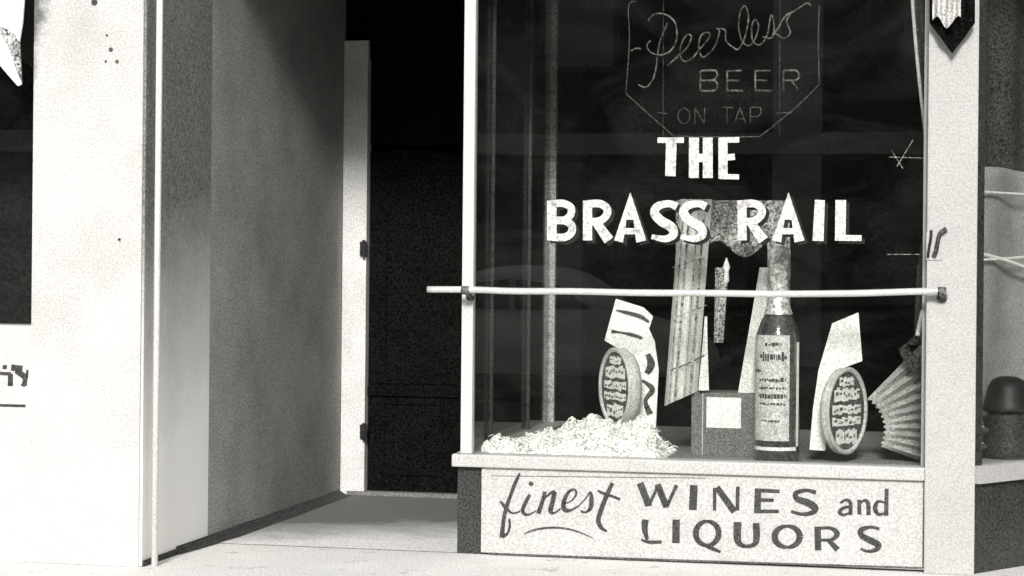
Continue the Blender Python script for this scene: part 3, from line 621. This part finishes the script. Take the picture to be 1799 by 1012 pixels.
# round drums with a tilted card on top
def drum(label, Y, cpx, cpy, rpx, face, depth, card, textl, cardtxt, side):
    kk = px_m(Y, cpx); ctr = P(cpx, cpy, Y); rr = rpx*kk
    o = thing('display_stand', Vector((ctr.x, ctr.y, ZF)), label, 'display stand', 'oval label display stands in the shop window')
    ax = face.normalized(); up = Vector((0, 0, 1)); sx = up.cross(ax).normalized()
    # oval drum: scaled cylinder (taller than wide)
    def ring(bm, prof, seg=48, cap=True):
        rings = [[bm.verts.new(ctr+ax*h+sx*math.cos(t)*r*.86+up*math.sin(t)*r) for t in [2*math.pi*i/seg for i in range(seg)]] for r, h in prof]
        for a, b in zip(rings, rings[1:]):
            for i in range(seg): bm.faces.new((a[i], a[(i+1) % seg], b[(i+1) % seg], b[i]))
        if cap: bm.faces.new(rings[0][::-1]); bm.faces.new(rings[-1])
    bm = NB(); ring(bm, [(rr*.9, -depth), (rr, -depth*.6), (rr, -.01), (rr*.97, 0)]); obj('oval_backing', bm, 'keg', o, True)
    bm = NB(); ring(bm, [(rr*.99, -.004), (rr*1.02, .012), (rr*.95, .016), (rr*.90, .012), (rr*.90, .002)], cap=False); obj('rim', bm, 'keg', o, True)
    bm = NB(); ring(bm, [(rr*.90, .0005), (rr*.90, .003)]); fc = obj('face', bm, 'kegd', o)
    rnd = random.Random(int(cpx)); bl = NB(); bp = NB()
    for y, h, wdt in textl:
        for kx in range(9):
            u0 = -wdt+2*wdt*kx/9; u1 = u0+2*wdt/9*1.02; hh = h*rnd.uniform(.75, 1.1); q = ctr+ax*.0045+up*rr*(y+rnd.uniform(-.02, .02))
            prism(bl, [q+sx*rr*.86*u0-up*hh*rr, q+sx*rr*.86*u1-up*hh*rr, q+sx*rr*.86*u1+up*hh*rr, q+sx*rr*.86*u0+up*hh*rr], ax*.0008*(1+kx % 2))
        u = -wdt*.9
        while u < wdt*.85:
            du = rnd.uniform(.05, .16); hh = h*rnd.uniform(.12, .4); q = ctr+ax*.0068+up*rr*(y+rnd.uniform(-.35, .35)*h)
            prism(bp, [q+sx*rr*.86*u-up*hh*rr, q+sx*rr*.86*(u+du)-up*hh*.7*rr, q+sx*rr*.86*(u+du)+up*hh*rr, q+sx*rr*.86*u+up*hh*.6*rr], ax*.0008)
            u += du+rnd.uniform(.02, .10)
    obj('face_label', bl, 'card', fc); obj('face_text', bp, 'greyink', fc)
    bm = NB(); Yk = Y+.03
    prism(bm, [P(x, y, Yk+dy) for x, y, dy in card], Vector((0, .012, 0))); cd_ = obj('top_card', bm, 'card', o)
    bm = NB()
    for s in cardtxt: ribbon(bm, s, Yk-.004, 4, base=.0, smooth=True)
    if cardtxt: obj('card_printing', bm, 'wire', cd_)
    return o
rows = [(.68, .10, .36), (.38, .15, .62), (.04, .11, .70), (-.24, .10, .70), (-.60, .17, .52)]
drum('tilted printed card stand with dark oval label facing left, sunk in shredded paper', .36, 1082, 680, 68, Vector((-.80, -.60, 0)), .07,
     [(1062, 598, 0), (1082, 525, 0), (1130, 540, 0), (1147, 556, 0), (1140, 578, 0), (1150, 600, 0), (1157, 650, 0), (1152, 752, 0), (1110, 756, 0), (1118, 660, 0), (1098, 620, 0)], rows,
     [[(1082, 545, 2), (1100, 549, 6), (1125, 556, 7), (1140, 566, 4)], [(1074, 582, 7), (1090, 584, 3), (1110, 588, 6), (1128, 594, 4)], [(1138, 622, 8), (1144, 640, 14), (1136, 656, 9)], [(1128, 668, 4), (1146, 684, 10), (1134, 704, 7), (1142, 728, 12)]], -1)
drum('plain slanted white card stand with dark rimmed oval label facing right', .28, 1486, 722, 77, Vector((.87, -.49, 0)), .045,
     [(1422, 790, -.02), (1428, 720, 0), (1438, 650, 0), (1462, 568, 0), (1508, 549, 0), (1515, 634, 0), (1478, 648, 0), (1455, 690, 0), (1450, 792, -.02)], rows, [], 1)
# heap of shredded paper
random.seed(11)
bm = NB()
def hp(x, y):       # height over the display floor
    cx = (x-hx0)/(hx1-hx0)
    h = .02+.105*math.exp(-((cx-.66)/.27)**2)*math.exp(-((y-.30)/.22)**2)+.08*math.exp(-((cx-.88)/.10)**2)*math.exp(-((y-.22)/.12)**2)+.05*math.exp(-((cx-.10)/.10)**2)*math.exp(-((y-.12)/.12)**2)+.05*math.exp(-((cx-.5)/.3)**2)*math.exp(-((y-.30)/.25)**2)
    h += .06*noise.noise(Vector((x*14, y*14, 0)))+.03*noise.noise(Vector((x*34, y*34, 3)))
    e = min(1, max(0, (y-.10)/.05), ) * min(1, max(0, cx/.04)) * min(1, max(0, (1-cx)/.06))
    return max(-.01, h*e)
hx0, hx1 = P(838, 790, .1).x, P(1168, 780, .2).x
nu, nv = 150, 70
V = [[bm.verts.new((hx0+(hx1-hx0)*i/nu, .10+.6*j/nv, ZF+hp(hx0+(hx1-hx0)*i/nu, .10+.6*j/nv))) for j in range(nv+1)] for i in range(nu+1)]
for i in range(nu):
    for j in range(nv): bm.faces.new((V[i][j], V[i+1][j], V[i+1][j+1], V[i][j+1]))
for q in range(3600):
    x = random.uniform(hx0+.02, hx1-.01); y = random.uniform(.12, .55); z = ZF+hp(x, y)
    if z < ZF+.012: continue
    a = random.uniform(0, 6.28); l = random.choice((.012, .02, .03, .045))*random.uniform(.7, 1.3); wv = random.uniform(.0018, .0055)
    d = Vector((math.cos(a), math.sin(a), random.uniform(-.5, .25))).normalized(); n = d.cross(Vector((random.random()-.5, random.random()-.5, random.random()))).normalized()*wv
    p0 = Vector((x, y, z+.004)); p1 = p0+d*l*.5+Vector((0, 0, .008)); p2 = p0+d*l-Vector((0, 0, .006))
    t = d.cross(n).normalized()*.0006
    vs = [[bm.verts.new(p+s) for s in (n+t, -n+t, -n-t, n-t)] for p in (p0, p1, p2)]
    for a_, b_ in zip(vs, vs[1:]):
        for i in range(4): bm.faces.new((a_[i], a_[(i+1) % 4], b_[(i+1) % 4], b_[i]))
    bm.faces.new(vs[0][::-1]); bm.faces.new(vs[-1])
hp_o = obj('shredded_paper', bm, 'straw', None, False, Vector((hx0, .3, ZF))); tag(hp_o, 'white shredded packing paper heaped in the left of the display window', 'packing paper', kind='stuff')
# slim slat lying from the corner post to the front
sl = NB(); tube(sl, [Vector((P(900, 776, .35).x, .35, ZF+.04)), Vector((P(1000, 728, 1.3).x, 1.0, ZF+.05))], .008, 8, False)
tag(obj('wooden_slat', sl, 'pmull', None, True, P(900, 776, .35)), 'thin pale slat lying on the window floor left of the paper heap', 'slat')
# pleated fan at the right
Yf = .36
fn = thing('paper_fan', P(1600, 800, Yf), 'large pleated paper fan opening to the right beside the cream pilaster', 'paper fan')
bm = NB(); ap = (1470, 756); n = 10
def ff(u, v):
    a = R(-24+74*u); t = (u*n) % 1; rr = (84+(176)*v)*(1+.03*math.sin(u*n*6.28))
    p = P(ap[0]+math.cos(a)*rr, ap[1]-math.sin(a)*rr*.86, Yf); p.y += (abs(t-.5)*4-1)*.075*v+.04*(1-v)
    return p
sheet(bm, ff, n*8, 10, .003); obj('pleated_leaf', bm, 'fanp', fn)
bm = NB(); prism(bm, [P(x, y, Yf-.07) for x, y in ((1578, 612), (1592, 604), (1622, 640), (1618, 668), (1600, 650), (1588, 636))], Vector((0, .006, 0))); obj('torn_flap', bm, 'curt', fn)
# side curtain with pale edge
cu = thing('side_curtain', P(1620, 500, .22), 'dark side curtain with a pale edge hanging behind the glass beside the pilaster', 'curtain')
E = [(1601, -160), (1602, 0), (1610, 90), (1620, 190), (1630, 262), (1632, 330), (1622, 400), (1612, 470), (1608, 540), (1606, 590), (1590, 606)]
def edge(t):
    q = t*(len(E)-1); i = min(int(q), len(E)-2); f = q-i; return (E[i][0]*(1-f)+E[i+1][0]*f, E[i][1]*(1-f)+E[i+1][1]*f)
def fc(u, v):
    x, y = edge(v); p = P(x+u*46, y, .22); p.y += .02*math.sin(u*14); return p
bm = NB(); sheet(bm, fc, 24, 40, .003); obj('curtain_cloth', bm, 'curt', cu, True)
bm = NB(); tube(bm, [P(edge(t/12)[0], edge(t/12)[1], .205) for t in range(0, 6)], .009, 8); obj('edge_trim', bm, 'keg', cu, True)
bm = NB(); tube(bm, [P(x, y, .20) for x, y in ((1622, 545), (1617, 565), (1612, 590))], .012, 8); obj('tie_band', bm, 'card', cu, True)
# shelf wires near the pilaster
wi = thing('wire_bracket', P(1600, 300, .25), 'thin crossed display wires behind the glass beside the pilaster', 'wire')
for a in ([(1562, 276), (1628, 278)], [(1604, 246), (1576, 292)], [(1566, 264), (1586, 296)], [(1558, 447), (1618, 447)]):
    bm = NB(); tube(bm, [P(x, y, .2) for x, y in a], .0022, 6, False); obj('wire', bm, 'greycloth', wi)

# ------------------------------------------------------------------ opposite side of the street (seen only mirrored in the panes)
ob = thing('street_block', (-4, -24, 0), 'dark brick row across the street, behind the viewer', 'building')
bm = NB(); box(bm, (-34, -30, -.1), (26, -24, 9)); obj('wall', bm, 'brick', ob)
bm = NB()
for i in range(11): box(bm, (-33+i*6, -23.99, -.1), (-32.2+i*6, -23.7, 8.6))
box(bm, (-34, -23.98, 3.4), (26, -23.6, 3.75)); box(bm, (-34, -23.98, 8.61), (26, -23.5, 9.1)); obj('stone_trim', bm, 'cream', ob)
for i in range(10):
    x = -31+i*6
    for z0_, z1_, w_ in ((.7, 3.0, 3.6), (4.8, 6.6, 1.4)):
        bm = NB(); box(bm, (x, -23.98, z0_), (x+w_, -23.9, z1_), .02); fr_ = obj('window', bm, 'mull', ob)
        bm = NB(); box(bm, (x+.1, -23.899, z0_+.1), (x+w_-.1, -23.89, z1_-.1)); obj('pane', bm, 'bottle', fr_)

# parked saloon car at the far kerb, mirrored faintly in the pane
def car(x0, yc, label):
    t = thing('parked_car', (x0, yc, -.14), label, 'car')
    prof = [(-2.35, .35), (-2.38, .62), (-2.2, .86), (-1.75, .98), (-1.2, 1.06), (-.85, 1.42), (-.35, 1.62), (.35, 1.64), (.85, 1.5), (1.35, 1.12), (1.75, .98), (2.2, .80), (2.36, .55), (2.3, .35)]
    prof = smooth_path(prof, 4)
    bm = NB(); n = 12; rows_ = []
    for j in range(n+1):
        v = -1+2*j/n; rows_.append([bm.verts.new((x0+px_*(1-.05*abs(v)**4), yc+v*(.86-.20*max(0, (pz-.95)/.7)), -.14+.3+(pz-.3)*(1-.10*abs(v)**5))) for px_, pz in prof])
    for a_, b_ in zip(rows_, rows_[1:]):
        for i in range(len(prof)-1): bm.faces.new((a_[i], a_[i+1], b_[i+1], b_[i]))
        bm.faces.new((a_[-1], a_[0], b_[0], b_[-1]))
    bm.faces.new(rows_[0][::-1]); bm.faces.new(rows_[-1])
    obj('body', bm, 'paint', t, True)
    for a_ in ([(-.78, 1.12), (-.55, 1.42), (-.05, 1.48), (-.05, 1.12)], [(.03, 1.12), (.03, 1.48), (.55, 1.42), (.95, 1.14)]):
        bm = NB(); prism(bm, [(x0+p_[0], yc+.74 if p_[1] < 1.2 else yc+.69, -.14+p_[1]) for p_ in a_], Vector((0, .05, 0))); obj('side_window', bm, 'bottle', t)
    for wx in (-1.45, 1.45):
        for wy in (-.78, .78):
            bm = NB(); lathe(bm, [(.12, -.10), (.32, -.10), (.35, -.05), (.35, .05), (.32, .10), (.12, .10)], Vector((x0+wx, yc+wy, .21)), Vector((0, 1, 0)), 28); wh = obj('wheel', bm, 'black', t, True)
            bm = NB(); lathe(bm, [(.001, -.11), (.17, -.112), (.18, -.10), (.18, .10), (.17, .112), (.001, .11)], Vector((x0+wx, yc+wy, .21)), Vector((0, 1, 0)), 24); obj('hub_cap', bm, 'rail', wh, True)
    bm = NB(); tube(bm, [(x0-2.45, yc-.7, .36), (x0-2.5, yc, .36), (x0-2.45, yc+.7, .36)], .06, 8); obj('bumper', bm, 'rail', t, True)
    bm = NB(); tube(bm, [(x0+2.42, yc-.7, .36), (x0+2.47, yc, .36), (x0+2.42, yc+.7, .36)], .06, 8); obj('bumper', bm, 'rail', t, True)
car(-5.2, -14.5, 'pale rounded saloon car parked across the street, behind the viewer')
